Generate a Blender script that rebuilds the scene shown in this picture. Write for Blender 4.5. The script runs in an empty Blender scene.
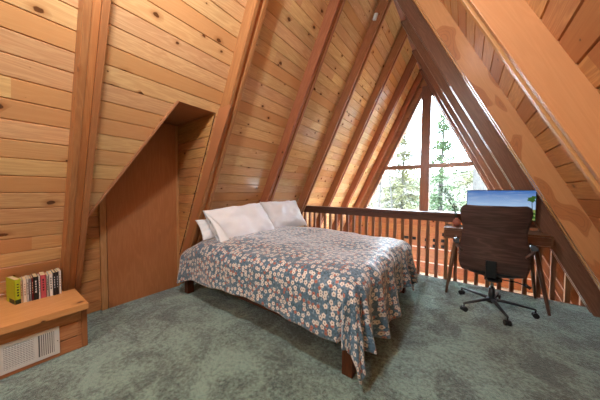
import bpy, bmesh, math, random
from mathutils import Vector, Matrix, noise
R = math.radians
SC = bpy.context.scene
COL = SC.collection

# ------------------------------------------------------------------ camera
H = 1.2
cam_d = bpy.data.cameras.new('camera'); cam = bpy.data.objects.new('camera', cam_d); COL.objects.link(cam)
cam_d.sensor_width = 36; cam_d.lens = 227.883/600*36; cam_d.clip_start = 0.02; cam_d.clip_end = 300
yaw, pitch, roll = R(-36.0157), R(-2.0739), R(.38166)
rt = Vector((math.cos(yaw), -math.sin(yaw), 0)); fw = Vector((math.sin(yaw), math.cos(yaw), 0)); up = Vector((0, 0, 1))
f2 = fw*math.cos(pitch)+up*math.sin(pitch); u2 = up*math.cos(pitch)-fw*math.sin(pitch)
r3 = rt*math.cos(roll)+u2*math.sin(roll); u3 = u2*math.cos(roll)-rt*math.sin(roll)
m = Matrix((r3, u3, -f2)).transposed().to_4x4(); m.translation = Vector((0, 0, H))
cam.matrix_world = m
SC.camera = cam

# ------------------------------------------------------------------ light
SC.view_settings.view_transform = 'Standard'; SC.view_settings.look = 'None'
SC.view_settings.gamma = 1; SC.view_settings.use_curve_mapping = False
SC.view_settings.exposure = 0.93
w = bpy.data.worlds.new('sky'); SC.world = w; w.use_nodes = True
bg = w.node_tree.nodes['Background']; bg.inputs[0].default_value = (.70, .86, 1, 1); bg.inputs[1].default_value = 21
sd = bpy.data.lights.new('sun', 'SUN'); sd.energy = 5; sd.angle = R(1); sd.color = (1, .95, .86)
so = bpy.data.objects.new('sun', sd); COL.objects.link(so)
so.rotation_euler = Vector((.35, .75, -.62)).to_track_quat('-Z', 'Y').to_euler()
def lamp(name, loc, power, color, radius):
    d = bpy.data.lights.new(name, 'POINT'); d.energy = power; d.color = color; d.shadow_soft_size = radius
    o = bpy.data.objects.new(name, d); COL.objects.link(o); o.location = loc
# the room's own ceiling lamp (hangs under the ridge, above the picture)
lamp('ceiling_lamp_light', (-.88, .25, 2.85), 60, (.88, .955, 1), .10)
# unseen fill light added behind the camera to brighten the loft
lamp('back_fill_light', (-.95, -1.9, 2.7), 54, (.82, .93, 1), .25)
lamp('ground_floor_fill_light', (-.9, 4.9, -.9), 50, (.95, .97, 1), .2)  # unseen fill added below the loft to brighten the far gable boards

# ------------------------------------------------------------------ materials
def new_mat(name):
    mt = bpy.data.materials.new(name); mt.use_nodes = True
    nt = mt.node_tree; b = nt.nodes['Principled BSDF']
    return mt, nt, b
class NT:
    def __init__(s, nt): s.nt = nt
    def n(s, t, **k):
        x = s.nt.nodes.new(t)
        for a, v in k.items(): setattr(x, a, v)
        return x
    def l(s, a, b): s.nt.links.new(a, b)
    def math(s, op, a, b=None, c=None, clamp=False):
        x = s.n('ShaderNodeMath', operation=op); x.use_clamp = clamp
        for i, v in enumerate((a, b, c)):
            if v is None: continue
            if isinstance(v, (int, float)): x.inputs[i].default_value = v
            else: s.l(v, x.inputs[i])
        return x.outputs[0]
    def comb(s, x, y, z=0):
        c = s.n('ShaderNodeCombineXYZ')
        for i, v in enumerate((x, y, z)):
            if isinstance(v, (int, float)): c.inputs[i].default_value = v
            else: s.l(v, c.inputs[i])
        return c.outputs[0]
    def mix(s, fac, a, b, mode='MIX'):
        x = s.n('ShaderNodeMix', data_type='RGBA', blend_type=mode)
        for i, v in ((0, fac), (6, a), (7, b)):
            if isinstance(v, (int, float)): x.inputs[i].default_value = v
            elif isinstance(v, tuple): x.inputs[i].default_value = (*v, 1) if len(v) == 3 else v
            else: s.l(v, x.inputs[i])
        return x.outputs[2]
    def noise(s, vec, scale, detail=2, rough=.5, dist=0):
        x = s.n('ShaderNodeTexNoise'); x.inputs['Scale'].default_value = scale; x.inputs['Detail'].default_value = detail
        x.inputs['Roughness'].default_value = rough; x.inputs['Distortion'].default_value = dist
        if vec is not None: s.l(vec, x.inputs['Vector'])
        return x.outputs['Fac']
    def ramp(s, fac, lo, hi, a=0., b=1.):
        x = s.n('ShaderNodeMapRange'); x.clamp = True
        s.l(fac, x.inputs[0])
        for i, v in ((1, lo), (2, hi), (3, a), (4, b)): x.inputs[i].default_value = v
        return x.outputs[0]
def lin(c):
    if isinstance(c, str):
        c = [int(c[i:i+2], 16)/255 for i in (0, 2, 4)]
    return tuple(v/12.92 if v <= .04045 else ((v+.055)/1.055)**2.4 for v in c)

def wood(name, light, dark, knots=.0, plank=0., off=0., rough=.42, grain=1., tint=.22, spec=.4, figure=0., redder=None):
    """u runs along the grain, v across, both in metres"""
    mt, nt, b = new_mat(name); N = NT(nt)
    uv = N.n('ShaderNodeUVMap'); sep = N.n('ShaderNodeSeparateXYZ'); N.l(uv.outputs[0], sep.inputs[0])
    u, v = sep.outputs[0], sep.outputs[1]
    if plank:
        row = N.math('FLOOR', N.math('DIVIDE', N.math('SUBTRACT', v, off), plank))
        wn0 = N.n('ShaderNodeTexWhiteNoise', noise_dimensions='1D'); N.l(row, wn0.inputs['W'])
        bay = N.math('FLOOR', N.math('ADD', N.math('DIVIDE', u, 2.6), wn0.outputs[0]))
        wn = N.n('ShaderNodeTexWhiteNoise', noise_dimensions='2D'); N.l(N.comb(row, bay), wn.inputs['Vector'])
        sepc = N.n('ShaderNodeSeparateColor'); N.l(wn.outputs['Color'], sepc.inputs[0])
        r1, r2 = sepc.outputs[0], sepc.outputs[1]
        uu = N.math('ADD', u, N.math('MULTIPLY', r2, 17.3)); vv = N.math('ADD', v, N.math('MULTIPLY', r1, 5.7))
    else:
        oi = N.n('ShaderNodeObjectInfo'); r1 = oi.outputs['Random']; r2 = r1
        uu = N.math('ADD', u, N.math('MULTIPLY', r1, 23.)); vv = v
    g1 = N.noise(N.comb(N.math('MULTIPLY', uu, 1.1), N.math('MULTIPLY', vv, 14)), 1.0, 3, .55, .6)
    rings = N.math('ABSOLUTE', N.math('SINE', N.math('MULTIPLY', g1, 26.)))
    fine = N.noise(N.comb(N.math('MULTIPLY', uu, 6), N.math('MULTIPLY', vv, 190)), 1.0, 2, .6)
    g = N.math('ADD', N.math('MULTIPLY', rings, .45), N.math('MULTIPLY', fine, .75))
    fac = N.ramp(g, .15, 1.05, 0, 1)
    col = N.mix(N.math('MULTIPLY', fac, grain), light, dark)
    hsv = N.n('ShaderNodeHueSaturation'); N.l(col, hsv.inputs['Color'])
    N.l(N.ramp(r1, 0, 1, 1-tint, 1+tint*.7), hsv.inputs['Value']); N.l(N.ramp(r2, 0, 1, .485, .505), hsv.inputs['Hue'])
    col = hsv.outputs[0]
    if redder:
        rf = N.ramp(N.math('FRACT', N.math('MULTIPLY', r1, 7.13)), .62, .9, 0, .75)
        col = N.mix(rf, col, redder)
    if figure:
        big = N.noise(N.comb(N.math('MULTIPLY', uu, 2.6), N.math('MULTIPLY', vv, 7.)), 1.0, 1, .5, .3)
        ln = N.math('ABSOLUTE', N.math('SINE', N.math('MULTIPLY', big, 90.)))
        msk = N.ramp(big, .585, .60, 0, 1)
        col = N.mix(N.math('MULTIPLY', msk, figure), col, N.mix(N.ramp(ln, 0, .6), lin('7a3a1e'), lin('a25a30')))
    if knots:
        vo = N.n('ShaderNodeTexVoronoi', voronoi_dimensions='2D'); vo.inputs['Scale'].default_value = 1
        wob = N.math('MULTIPLY', N.noise(N.comb(N.math('MULTIPLY', uu, 30), N.math('MULTIPLY', vv, 30)), 1., 2), .12)
        N.l(N.comb(N.math('ADD', N.math('DIVIDE', uu, .19), wob), N.math('ADD', N.math('DIVIDE', vv, .13), wob)), vo.inputs['Vector'])
        sc = N.n('ShaderNodeSeparateColor'); N.l(vo.outputs['Color'], sc.inputs[0])
        size = N.ramp(sc.outputs[0], 1-knots, 1, 0, .14)
        size2 = N.math('MULTIPLY', size, 2.6)
        core = N.math('DIVIDE', N.math('SUBTRACT', size, vo.outputs['Distance']), .03, clamp=True)
        halo = N.math('DIVIDE', N.math('SUBTRACT', size2, vo.outputs['Distance']), .22, clamp=True)
        col = N.mix(N.math('MULTIPLY', halo, .5), col, lin('8d4f22'))
        col = N.mix(N.math('MULTIPLY', core, .85), col, lin('4a2410'))
    N.l(col, b.inputs['Base Color'])
    b.inputs['Roughness'].default_value = rough; b.inputs['Specular IOR Level'].default_value = spec
    bp = N.n('ShaderNodeBump'); bp.inputs['Strength'].default_value = .12; bp.inputs['Distance'].default_value = .002
    N.l(fine, bp.inputs['Height']); N.l(bp.outputs[0], b.inputs['Normal'])
    return mt
def plain(name, col, rough=.5, metal=0., spec=.5, var=0., scale=20., bump=0.):
    mt, nt, b = new_mat(name); N = NT(nt)
    tc = N.n('ShaderNodeTexCoord')
    if var:
        f = N.noise(tc.outputs['Object'], scale, 4, .6)
        c2 = tuple(max(0, x*(1-var)) for x in col)
        N.l(N.mix(N.ramp(f, .35, .65), col, c2), b.inputs['Base Color'])
    else:
        f = N.noise(tc.outputs['Object'], scale, 2)
        N.l(N.mix(N.math('MULTIPLY', f, .12), col, tuple(x*.8 for x in col)), b.inputs['Base Color'])
    if bump:
        bp = N.n('ShaderNodeBump'); bp.inputs['Strength'].default_value = bump; bp.inputs['Distance'].default_value = .004
        N.l(f, bp.inputs['Height']); N.l(bp.outputs[0], b.inputs['Normal'])
    b.inputs['Roughness'].default_value = rough; b.inputs['Metallic'].default_value = metal
    b.inputs['Specular IOR Level'].default_value = spec
    return mt

BW = .127
M = {}
M['boards_l'] = wood('knotty_pine_left', lin('dfbc84'), lin('c49a68'), knots=.30, plank=BW, off=.043, spec=.6, rough=.2, redder=lin('c68f5c'), tint=.14)
M['boards_r'] = wood('knotty_pine_right', lin('e0ae6e'), lin('b97c46'), knots=.14, plank=BW, off=.022, rough=.3, redder=lin('a8623a'), tint=.22)
M['boards_w'] = wood('knotty_pine_wall', lin('d8a868'), lin('b5824c'), knots=.34, plank=.105, off=0, rough=.4, tint=.12)
M['boards_g'] = wood('gable_boards', lin('cc9668'), lin('ae744a'), knots=.2, plank=.16, off=0, rough=.5, tint=.12)
M['rafter'] = wood('fir_rafter', lin('b27c4e'), lin('946039'), knots=.05, rough=.42, tint=.08)
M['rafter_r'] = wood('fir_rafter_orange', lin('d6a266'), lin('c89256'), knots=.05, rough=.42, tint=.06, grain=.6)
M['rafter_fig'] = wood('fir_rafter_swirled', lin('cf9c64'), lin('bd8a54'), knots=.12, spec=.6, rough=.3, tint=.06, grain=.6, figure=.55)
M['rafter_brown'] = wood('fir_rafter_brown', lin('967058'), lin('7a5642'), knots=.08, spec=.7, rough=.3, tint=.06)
M['spacer'] = wood('pine_spacer', lin('cf9356'), lin('b87a42'), rough=.45)
M['veneer'] = wood('red_brown_veneer', lin('b88352'), lin('a26e40'), rough=.4, grain=.8, tint=0)
M['trimwood'] = wood('pine_trim', lin('c99a6c'), lin('b08050'), rough=.45, tint=.05)
M['benchtop'] = wood('bench_top_pine', lin('dcaa6c'), lin('cc9454'), knots=.05, rough=.4, tint=0)
M['bench'] = wood('bench_front_pine', lin('cf9a66'), lin('b07646'), knots=.25, rough=.45, tint=.1)
M['rail'] = wood('brown_rail_wood', lin('74503e'), lin('553a2c'), rough=.4, tint=.05)
M['baluster'] = wood('brown_baluster_wood', lin('9c7250'), lin('7c583e'), rough=.45, tint=.12)
M['bedwood'] = wood('dark_bed_wood', lin('6b3f24'), lin('4b2814'), rough=.4, tint=.05)
M['walnut'] = wood('walnut_veneer', lin('6b564c'), lin('3a2d28'), rough=.34, tint=.02, grain=1.)
M['desk'] = wood('walnut_desk', lin('86644c'), lin('654834'), rough=.3, tint=.08)
M['backing'] = plain('dark_gap', lin('2a160b'), .9)
M['black'] = plain('black_metal', lin('1a1e22'), .35, spec=.5)
M['blackpl'] = plain('black_plastic', lin('17181b'), .45)
M['leather'] = plain('grey_leather', lin('4e565e'), .18, spec=.7)
M['chrome'] = plain('chrome', lin('cfd3d6'), .18, 1.)
M['whitemetal'] = plain('white_enamel', lin('dcdcd8'), .4)
M['duct'] = plain('grey_duct', lin('626464'), .8)
M['dark'] = plain('dark_cavity', lin('2e3030'), .8)
M['whitepaint'] = plain('white_paint', lin('f2efe8'), .5)
M['cotton'] = plain('white_cotton', lin('eef2f6'), .85, spec=.2, bump=.5, scale=14)
M['clay'] = plain('pink_terracotta', lin('b5705c'), .6, var=.2)
M['leaf'] = plain('dusty_green_leaf', lin('46583f'), .6, var=.3)
M['stone'] = plain('dark_clay', lin('5b4a40'), .8)
M['bark'] = plain('grey_bark', lin('33302c'), .9, var=.45, scale=12, bump=.8)
M['needle'] = plain('pine_needles', lin('30421e'), .7, var=.45, scale=3)
M['needle2'] = plain('pale_bush_leaves', lin('504e2c'), .8, var=.35, scale=3)
M['twig'] = plain('bare_twig', lin('2c2824'), .9)
M['hill'] = plain('dry_hillside', lin('3a3722'), .95, var=.6, scale=1.1)
M['snow'] = plain('gravel_yard', lin('d8d4c4'), .95, var=.3, scale=3)

def carpet():
    mt, nt, b = new_mat('teal_carpet'); N = NT(nt)
    tc = N.n('ShaderNodeTexCoord'); P = tc.outputs['Object']
    mott = N.noise(P, 3.4, 5, .68, .8); tuft = N.noise(P, 40, 4, .75); fine = N.noise(P, 240, 2, .6)
    big = N.noise(P, .9, 3, .6)
    f = N.math('ADD', N.math('ADD', N.math('MULTIPLY', mott, .50), N.math('MULTIPLY', tuft, .50)), N.math('MULTIPLY', big, .25))
    c = N.mix(N.ramp(f, .555, .70), lin('143e37'), lin('88b0a2'))
    c = N.mix(N.ramp(fine, .4, .75, 0, .35), c, lin('93b3a2'))
    N.l(c, b.inputs['Base Color'])
    b.inputs['Roughness'].default_value = .95; b.inputs['Specular IOR Level'].default_value = .1
    b.inputs['Sheen Weight'].default_value = .5
    hgt = N.math('ADD', N.math('MULTIPLY', tuft, .7), N.math('ADD', N.math('MULTIPLY', fine, .35), N.math('MULTIPLY', mott, .5)))
    bp = N.n('ShaderNodeBump'); bp.inputs['Strength'].default_value = .9; bp.inputs['Distance'].default_value = .025
    N.l(hgt, bp.inputs['Height']); N.l(bp.outputs[0], b.inputs['Normal'])
    return mt
M['carpet'] = carpet()

def floral():
    mt, nt, b = new_mat('floral_cotton'); N = NT(nt)
    uv = N.n('ShaderNodeUVMap')
    def flowers(scale, shift, r0, petals, thr, rnd=.75):
        mp = N.n('ShaderNodeMapping'); N.l(uv.outputs[0], mp.inputs[0]); mp.inputs['Location'].default_value = (shift, shift*1.7, 0)
        vo = N.n('ShaderNodeTexVoronoi', voronoi_dimensions='2D'); vo.inputs['Scale'].default_value = scale
        vo.inputs['Randomness'].default_value = rnd; N.l(mp.outputs[0], vo.inputs['Vector'])
        scl = N.n('ShaderNodeVectorMath', operation='SCALE'); N.l(mp.outputs[0], scl.inputs[0]); scl.inputs['Scale'].default_value = 1
        sub = N.n('ShaderNodeVectorMath', operation='SUBTRACT'); N.l(scl.outputs[0], sub.inputs[0]); N.l(vo.outputs['Position'], sub.inputs[1])
        s = N.n('ShaderNodeSeparateXYZ'); N.l(sub.outputs[0], s.inputs[0])
        sc = N.n('ShaderNodeSeparateColor'); N.l(vo.outputs['Color'], sc.inputs[0])
        ang = N.math('ADD', N.math('ARCTAN2', s.outputs[1], s.outputs[0]), N.math('MULTIPLY', sc.outputs[1], 6.28))
        rr = N.math('ADD', r0, N.math('MULTIPLY', N.math('ABSOLUTE', N.math('SINE', N.math('MULTIPLY', ang, petals/2))), r0*.35))
        d = vo.outputs['Distance']
        petal = N.math('LESS_THAN', d, rr)
        core = N.math('LESS_THAN', d, r0*.36)
        on = N.math('LESS_THAN', sc.outputs[0], thr)
        return N.math('MULTIPLY', petal, on), N.math('MULTIPLY', core, on), sc.outputs[2]
    tc = N.noise(uv.outputs[0], 60, 2)
    col = N.mix(N.ramp(tc, .4, .6), lin('4c6c80'), lin('5c7e96'))
    p, c, _ = flowers(44, 9.1, .20, 3, .55); col = N.mix(p, col, lin('35525f'))
    p, c, _ = flowers(39, 2.2, .20, 4, .55); col = N.mix(p, col, lin('93aabb'))
    p, c, _ = flowers(27, 5.3, .26, 5, .36); col = N.mix(p, col, lin('b57362')); col = N.mix(c, col, lin('8a3e34'))
    p, c, _ = flowers(24, .4, .285, 5, .82, .8); col = N.mix(p, col, lin('e4dfd8')); col = N.mix(c, col, lin('7a6a5e'))
    N.l(col, b.inputs['Base Color']); b.inputs['Roughness'].default_value = .5; b.inputs['Specular IOR Level'].default_value = .6
    b.inputs['Sheen Weight'].default_value = .8; b.inputs['Sheen Roughness'].default_value = .4
    P = N.n('ShaderNodeTexCoord').outputs['Object']
    wr = N.noise(P, 9, 3, .6, .6)
    bp = N.n('ShaderNodeBump'); bp.inputs['Strength'].default_value = .5; bp.inputs['Distance'].default_value = .03
    N.l(wr, bp.inputs['Height']); N.l(bp.outputs[0], b.inputs['Normal'])
    return mt
M['floral'] = floral()
def glass():
    mt = bpy.data.materials.new('window_glass'); mt.use_nodes = True; nt = mt.node_tree; nt.nodes.clear(); N = NT(nt)
    o = N.n('ShaderNodeOutputMaterial'); mx = N.n('ShaderNodeMixShader'); t = N.n('ShaderNodeBsdfTransparent'); g = N.n('ShaderNodeBsdfGlossy')
    g.inputs['Roughness'].default_value = .02; fr = N.n('ShaderNodeFresnel'); fr.inputs[0].default_value = 1.3
    N.l(fr.outputs[0], mx.inputs[0]); N.l(t.outputs[0], mx.inputs[1]); N.l(g.outputs[0], mx.inputs[2]); N.l(mx.outputs[0], o.inputs[0])
    return mt
M['glass'] = glass()
def emit(name, col, s, rough=.3):
    mt, nt, b = new_mat(name)
    b.inputs['Base Color'].default_value = (*[c*.1 for c in col], 1); b.inputs['Roughness'].default_value = rough
    b.inputs['Emission Color'].default_value = (*col, 1); b.inputs['Emission Strength'].default_value = s
    return mt
def screen():
    mt, nt, b = new_mat('screen_picture'); N = NT(nt)
    uv = N.n('ShaderNodeUVMap'); s = N.n('ShaderNodeSeparateXYZ'); N.l(uv.outputs[0], s.inputs[0])
    sky = N.mix(N.ramp(s.outputs[1], .5, 1.), lin('9dbce0'), lin('3268b0'))
    cl = N.noise(N.comb(N.math('MULTIPLY', s.outputs[0], 3), N.math('MULTIPLY', s.outputs[1], 9)), 1.2, 4)
    sky = N.mix(N.ramp(cl, .5, .75, 0, .35), sky, lin('c9d6e8'))
    gr = N.mix(N.noise(uv.outputs[0], 30, 3), lin('5d7a34'), lin('9fa865'))
    hz = N.math('GREATER_THAN', s.outputs[1], .36)
    c = N.mix(hz, gr, sky)
    b.inputs['Base Color'].default_value = (.01, .01, .01, 1); b.inputs['Roughness'].default_value = .25
    N.l(c, b.inputs['Emission Color']); b.inputs['Emission Strength'].default_value = .5
    return mt
M['screen'] = screen()

# ------------------------------------------------------------------ mesh builder
class MB:
    def __init__(s): s.v = []; s.f = []; s.uv = []; s.sm = []
    def quad(s, pts, uvs=None, smooth=False):
        i = len(s.v); s.v += [tuple(p) for p in pts]; s.f.append(tuple(range(i, i+len(pts))))
        s.uv.append(uvs or [(0, 0)]*len(pts)); s.sm.append(smooth)
    def box(s, c, size, axis=0, M4=None, bev=0., vo=None):
        """box centred at c; wood grain along `axis`; small chamfer"""
        bm = bmesh.new(); bmesh.ops.create_cube(bm, size=1)
        for v in bm.verts: v.co = Vector((v.co.x*size[0], v.co.y*size[1], v.co.z*size[2]))
        if bev: bmesh.ops.bevel(bm, geom=bm.edges[:], offset=bev, segments=2, affect='EDGES', profile=.6)
        s.addbm(bm, c, axis, M4, vo); bm.free()
    def addbm(s, bm, c=(0, 0, 0), axis=0, M4=None, vo=None, smooth=False):
        vo = random.random()*3 if vo is None else vo
        bm.normal_update(); base = len(s.v)
        c = Vector(c); o = [i for i in range(3) if i != axis]
        for v in bm.verts:
            p = v.co.copy()
            if M4: p = M4 @ p
            s.v.append(tuple(p+c))
        for f in bm.faces:
            s.f.append(tuple(base+v.index for v in f.verts)); n = f.normal
            ka = o[0] if abs(n[o[1]]) > abs(n[o[0]]) else o[1]
            if abs(n[axis]) > .8: uvs = [(v.co[o[0]]*.2, v.co[o[1]]+vo) for v in f.verts]
            else: uvs = [(v.co[axis], v.co[ka]+vo+(.37 if ka == o[0] else 0)) for v in f.verts]
            s.uv.append(uvs); s.sm.append(smooth)
    def grid(s, fn, nu, nv, uvfn=None, closeu=False, smooth=True):
        base = len(s.v); P = []
        for j in range(nv+1):
            for i in range(nu+(0 if closeu else 1)):
                s.v.append(tuple(fn(i/nu, j/nv)))
        W = nu if closeu else nu+1
        uvfn = uvfn or (lambda a, b: (a, b))
        for j in range(nv):
            for i in range(nu):
                i2 = (i+1) % nu if closeu else i+1
                s.f.append((base+j*W+i, base+j*W+i2, base+(j+1)*W+i2, base+(j+1)*W+i))
                s.uv.append([uvfn(i/nu, j/nv), uvfn((i+1)/nu, j/nv), uvfn((i+1)/nu, (j+1)/nv), uvfn(i/nu, (j+1)/nv)]); s.sm.append(smooth)
    def tube(s, pts, rad, seg=10, cap=True, smooth=True, flat=1.):
        pts = [Vector(p) for p in pts]; n = len(pts)
        rad = [rad]*n if isinstance(rad, (int, float)) else rad
        base = len(s.v); prev = None
        L = [0]
        for i in range(1, n): L.append(L[-1]+(pts[i]-pts[i-1]).length)
        for i in range(n):
            t = (pts[min(i+1, n-1)]-pts[max(i-1, 0)]).normalized()
            if prev is None:
                a = Vector((0, 0, 1)) if abs(t.z) < .9 else Vector((1, 0, 0)); x = t.cross(a).normalized()
            else: x = (prev-t*prev.dot(t)).normalized()
            y = t.cross(x); prev = x
            for k in range(seg):
                an = 2*math.pi*k/seg
                s.v.append(tuple(pts[i]+x*math.cos(an)*rad[i]+y*math.sin(an)*rad[i]*flat))
        for i in range(n-1):
            for k in range(seg):
                k2 = (k+1) % seg
                s.f.append((base+i*seg+k, base+i*seg+k2, base+(i+1)*seg+k2, base+(i+1)*seg+k))
                s.uv.append([(L[i], k*.02), (L[i], (k+1)*.02), (L[i+1], (k+1)*.02), (L[i+1], k*.02)]); s.sm.append(smooth)
        if cap:
            for q, rev in ((0, True), (n-1, False)):
                f = [base+q*seg+k for k in range(seg)]
                if rev: f.reverse()
                s.f.append(tuple(f)); s.uv.append([(0, 0)]*seg); s.sm.append(False)
    def lathe(s, prof, c=(0, 0, 0), seg=24):
        c = Vector(c)
        s.grid(lambda a, b: c+Vector((prof_at(prof, b)[0]*math.cos(a*2*math.pi), prof_at(prof, b)[0]*math.sin(a*2*math.pi), prof_at(prof, b)[1])), seg, len(prof)-1, closeu=True)
    def build(s, name, mat, parent=None, origin=None, label=None):
        org = Vector(origin) if origin is not None else (Vector((0, 0, 0)) if parent is not None else None)
        if parent is not None: org = Vector(parent.matrix_world.translation) if False else Vector(parent['_o']) if '_o' in parent else org
        if org is None:
            xs = [min(v[k] for v in s.v) for k in range(3)]; xe = [max(v[k] for v in s.v) for k in range(3)]
            org = Vector(((xs[0]+xe[0])/2, (xs[1]+xe[1])/2, xs[2]))
        me = bpy.data.meshes.new(name); me.from_pydata([tuple(Vector(v)-org) for v in s.v], [], s.f)
        ul = me.uv_layers.new(name='UVMap'); k = 0
        for fi, uvs in enumerate(s.uv):
            for q in uvs: ul.data[k].uv = q; k += 1
        me.polygons.foreach_set('use_smooth', s.sm); me.update()
        mats = mat if isinstance(mat, (list, tuple)) else [mat]
        for mm in mats: me.materials.append(mm)
        o = bpy.data.objects.new(name, me); COL.objects.link(o)
        if parent is not None: o.parent = parent
        else: o.location = org; o['_o'] = tuple(org)
        if parent is not None: o['_o'] = tuple(org)
        if label: o['label'] = label
        return o
def prof_at(p, b):
    i = int(round(b*(len(p)-1))); return p[i]
def thing(name, label, cat, loc, group=None):
    o = bpy.data.objects.new(name, None); COL.objects.link(o); o.location = loc; o.empty_display_size = .05
    o['_o'] = tuple(loc); o['label'] = label; o['category'] = cat
    if group: o['group'] = group
    return o
def tag(o, label, cat, group=None, kind=None):
    o['label'] = label; o['category'] = cat
    if group: o['group'] = group
    if kind: o['kind'] = kind
    return o
def struct(o): o['kind'] = 'structure'; return o
def solid(o, t, off=-1, bev=0):
    md = o.modifiers.new('s', 'SOLIDIFY'); md.thickness = t; md.offset = off
    return o
def bevel(o, wd, seg=2):
    md = o.modifiers.new('b', 'BEVEL'); md.width = wd; md.segments = seg; md.limit_method = 'ANGLE'; md.angle_limit = R(40)
    return o

# ------------------------------------------------------------------ the A-frame
AL = R(64.018); CA, SA = math.cos(AL), math.sin(AL); TA = math.tan(AL)
XL, XR = -3.107, 1.20
Y0, Y1 = -2.6, 6.95
S0 = -2.6/SA
YW = 6.72
def LS(s, y, d=0):     # left slope: s metres up the slope from z=0, d metres into the room
    return Vector((XL+s*CA+d*SA, y, s*SA-d*CA))
def RS(s, y, d=0):
    return Vector((XR-s*CA-d*SA, y, s*SA-d*CA))
XRG = (XL+XR)/2; STOP = (XRG-XL)/CA
SOF_Z = 2.013; SOF_S = SOF_Z/SA; OY1 = 1.425; DY0, DS0, DY1, DS1 = 1.039, 2.013/SA, .504, .97/SA
def diag_y(s):        # near edge of the cut-out at slope height s
    if s >= DS1: return DY1+(DY0-DY1)*(s-DS1)/(DS0-DS1)
    return max(.44, DY1+(DY0-DY1)*(s-DS1)/(DS0-DS1))
def slope(side):
    mb = MB(); back = MB(); F = LS if side == 'l' else RS
    off = .043 if side == 'l' else .022
    def strip(m, sa, sb, da, db, ya, yb):
        # ya/yb functions of s
        pts = [F(sa, ya(sa), da), F(sa, yb(sa), da), F(sb, yb(sb), db), F(sb, ya(sb), db)]
        uvs = [(ya(sa), sa), (yb(sa), sa), (yb(sb), sb), (ya(sb), sb)]
        if side == 'l': pts.reverse(); uvs.reverse()
        m.quad(pts, uvs)
    k = math.floor((S0-off)/BW); s = off+k*BW
    c0 = lambda v: (lambda q: v)
    while s < STOP:
        lo, hi = s, min(s+BW, STOP)
        rows = []
        if side == 'l' and lo < SOF_S and hi > .0:
            if hi <= SOF_S: rows = [(lo, hi, c0(Y0), diag_y), (lo, hi, c0(OY1), c0(Y1))]
            else: rows = [(lo, SOF_S, c0(Y0), diag_y), (lo, SOF_S, c0(OY1), c0(Y1)), (SOF_S, hi, c0(Y0), c0(Y1))]
        else: rows = [(lo, hi, c0(Y0), c0(Y1))]
        for (a, b_, ya, yb) in rows:
            # keep the groove profile where the true board edges are
            g = .006; d = .011
            cuts = [(a, 0 if a > lo+1e-6 else -d)]
            if a <= lo+1e-6: cuts.append((a+g, 0))
            if b_ >= hi-1e-6: cuts += [(b_-g, 0), (b_, -d)]
            else: cuts.append((b_, 0))
            for (s1, d1), (s2, d2) in zip(cuts, cuts[1:]): strip(mb, s1, s2, d1, d2, ya, yb)
            strip(back, a, b_, -.02, -.02, ya, yb)
            strip(back, a, b_, -.10, -.10, ya, yb)
        s += BW
    o = struct(mb.build('wall_left' if side == 'l' else 'wall_right', M['boards_l' if side == 'l' else 'boards_r'], origin=(0, 0, 0)))
    b = back.build('board_backing', M['backing'], o)
    return o
slope('l'); slope('r')
# ridge beam just under the ridge, above the picture
mb = MB(); mb.box((XRG, (Y0+Y1)/2, STOP*SA-.075), (.13, Y1-Y0, .15), 1)
struct(mb.build('trim_6', M['rafter_brown'], origin=(0, 0, 0)))
# floor (carpet) of the loft
mb = MB(); mb.box(((XL+XR)/2-.05, (Y0+3.70)/2, -.09), (4.9, 3.70-Y0, .18), 0)
struct(mb.build('floor', M['carpet'], origin=(0, 0, 0)))
mb = MB(); mb.box((XRG, 3.71, -.13), (4.6, .02, .26), 0)
struct(mb.build('trim_1', M['rail'], origin=(0, 0, 0)))
mb = MB(); mb.box((XRG, (Y0+Y1)/2, -2.64), (7.5, Y1-Y0, .08), 0)
struct(mb.build('floor', M['benchtop'], origin=(0, 0, 0)))
mb = MB(); mb.quad([(-5, Y0, -2.6), (-5, Y0, 5), (3, Y0, 5), (3, Y0, -2.6)], [(0, 0), (0, 7), (8, 7), (8, 0)])
o = struct(mb.build('wall_back', M['boards_w'], origin=(0, 0, 0))); solid(o, .05)

# gable wall with its window opening; boards below the sill
WLx = lambda z: -2.775+z/TA
WRx = lambda z: 1.035-z/TA
WZ0 = .70; WAP = (1.035+2.775)/2*TA; WAX = (1.035-2.775)/2
rlx = lambda z: XL+z/TA-.05
rrx = lambda z: XR-z/TA+.05
mb = MB()
def wq(pts): mb.quad([(x, YW, z) for x, z in pts], [(x, z) for x, z in pts])
zt = STOP*SA
wq([(rlx(WZ0), WZ0), (WLx(WZ0), WZ0), (WAX, WAP), (XRG, zt+.1)])
wq([(WRx(WZ0), WZ0), (rrx(WZ0), WZ0), (XRG, zt+.1), (WAX, WAP)])
LZ0, LZ1, LX0, LX1 = -2.2, -.93, -2.9, 1.35
wq([(rlx(LZ1), LZ1), (rrx(LZ1), LZ1), (rrx(WZ0), WZ0), (rlx(WZ0), WZ0)])
wq([(rlx(LZ0), LZ0), (LX0, LZ0), (LX0, LZ1), (rlx(LZ1), LZ1)])
wq([(LX1, LZ0), (rrx(LZ0), LZ0), (rrx(LZ1), LZ1), (LX1, LZ1)])
wq([(rlx(-2.6), -2.6), (rrx(-2.6), -2.6), (rrx(LZ0), LZ0), (rlx(LZ0), LZ0)])
o = struct(mb.build('wall_front', M['boards_g'], origin=(0, 0, 0))); solid(o, .10, off=-1)
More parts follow.
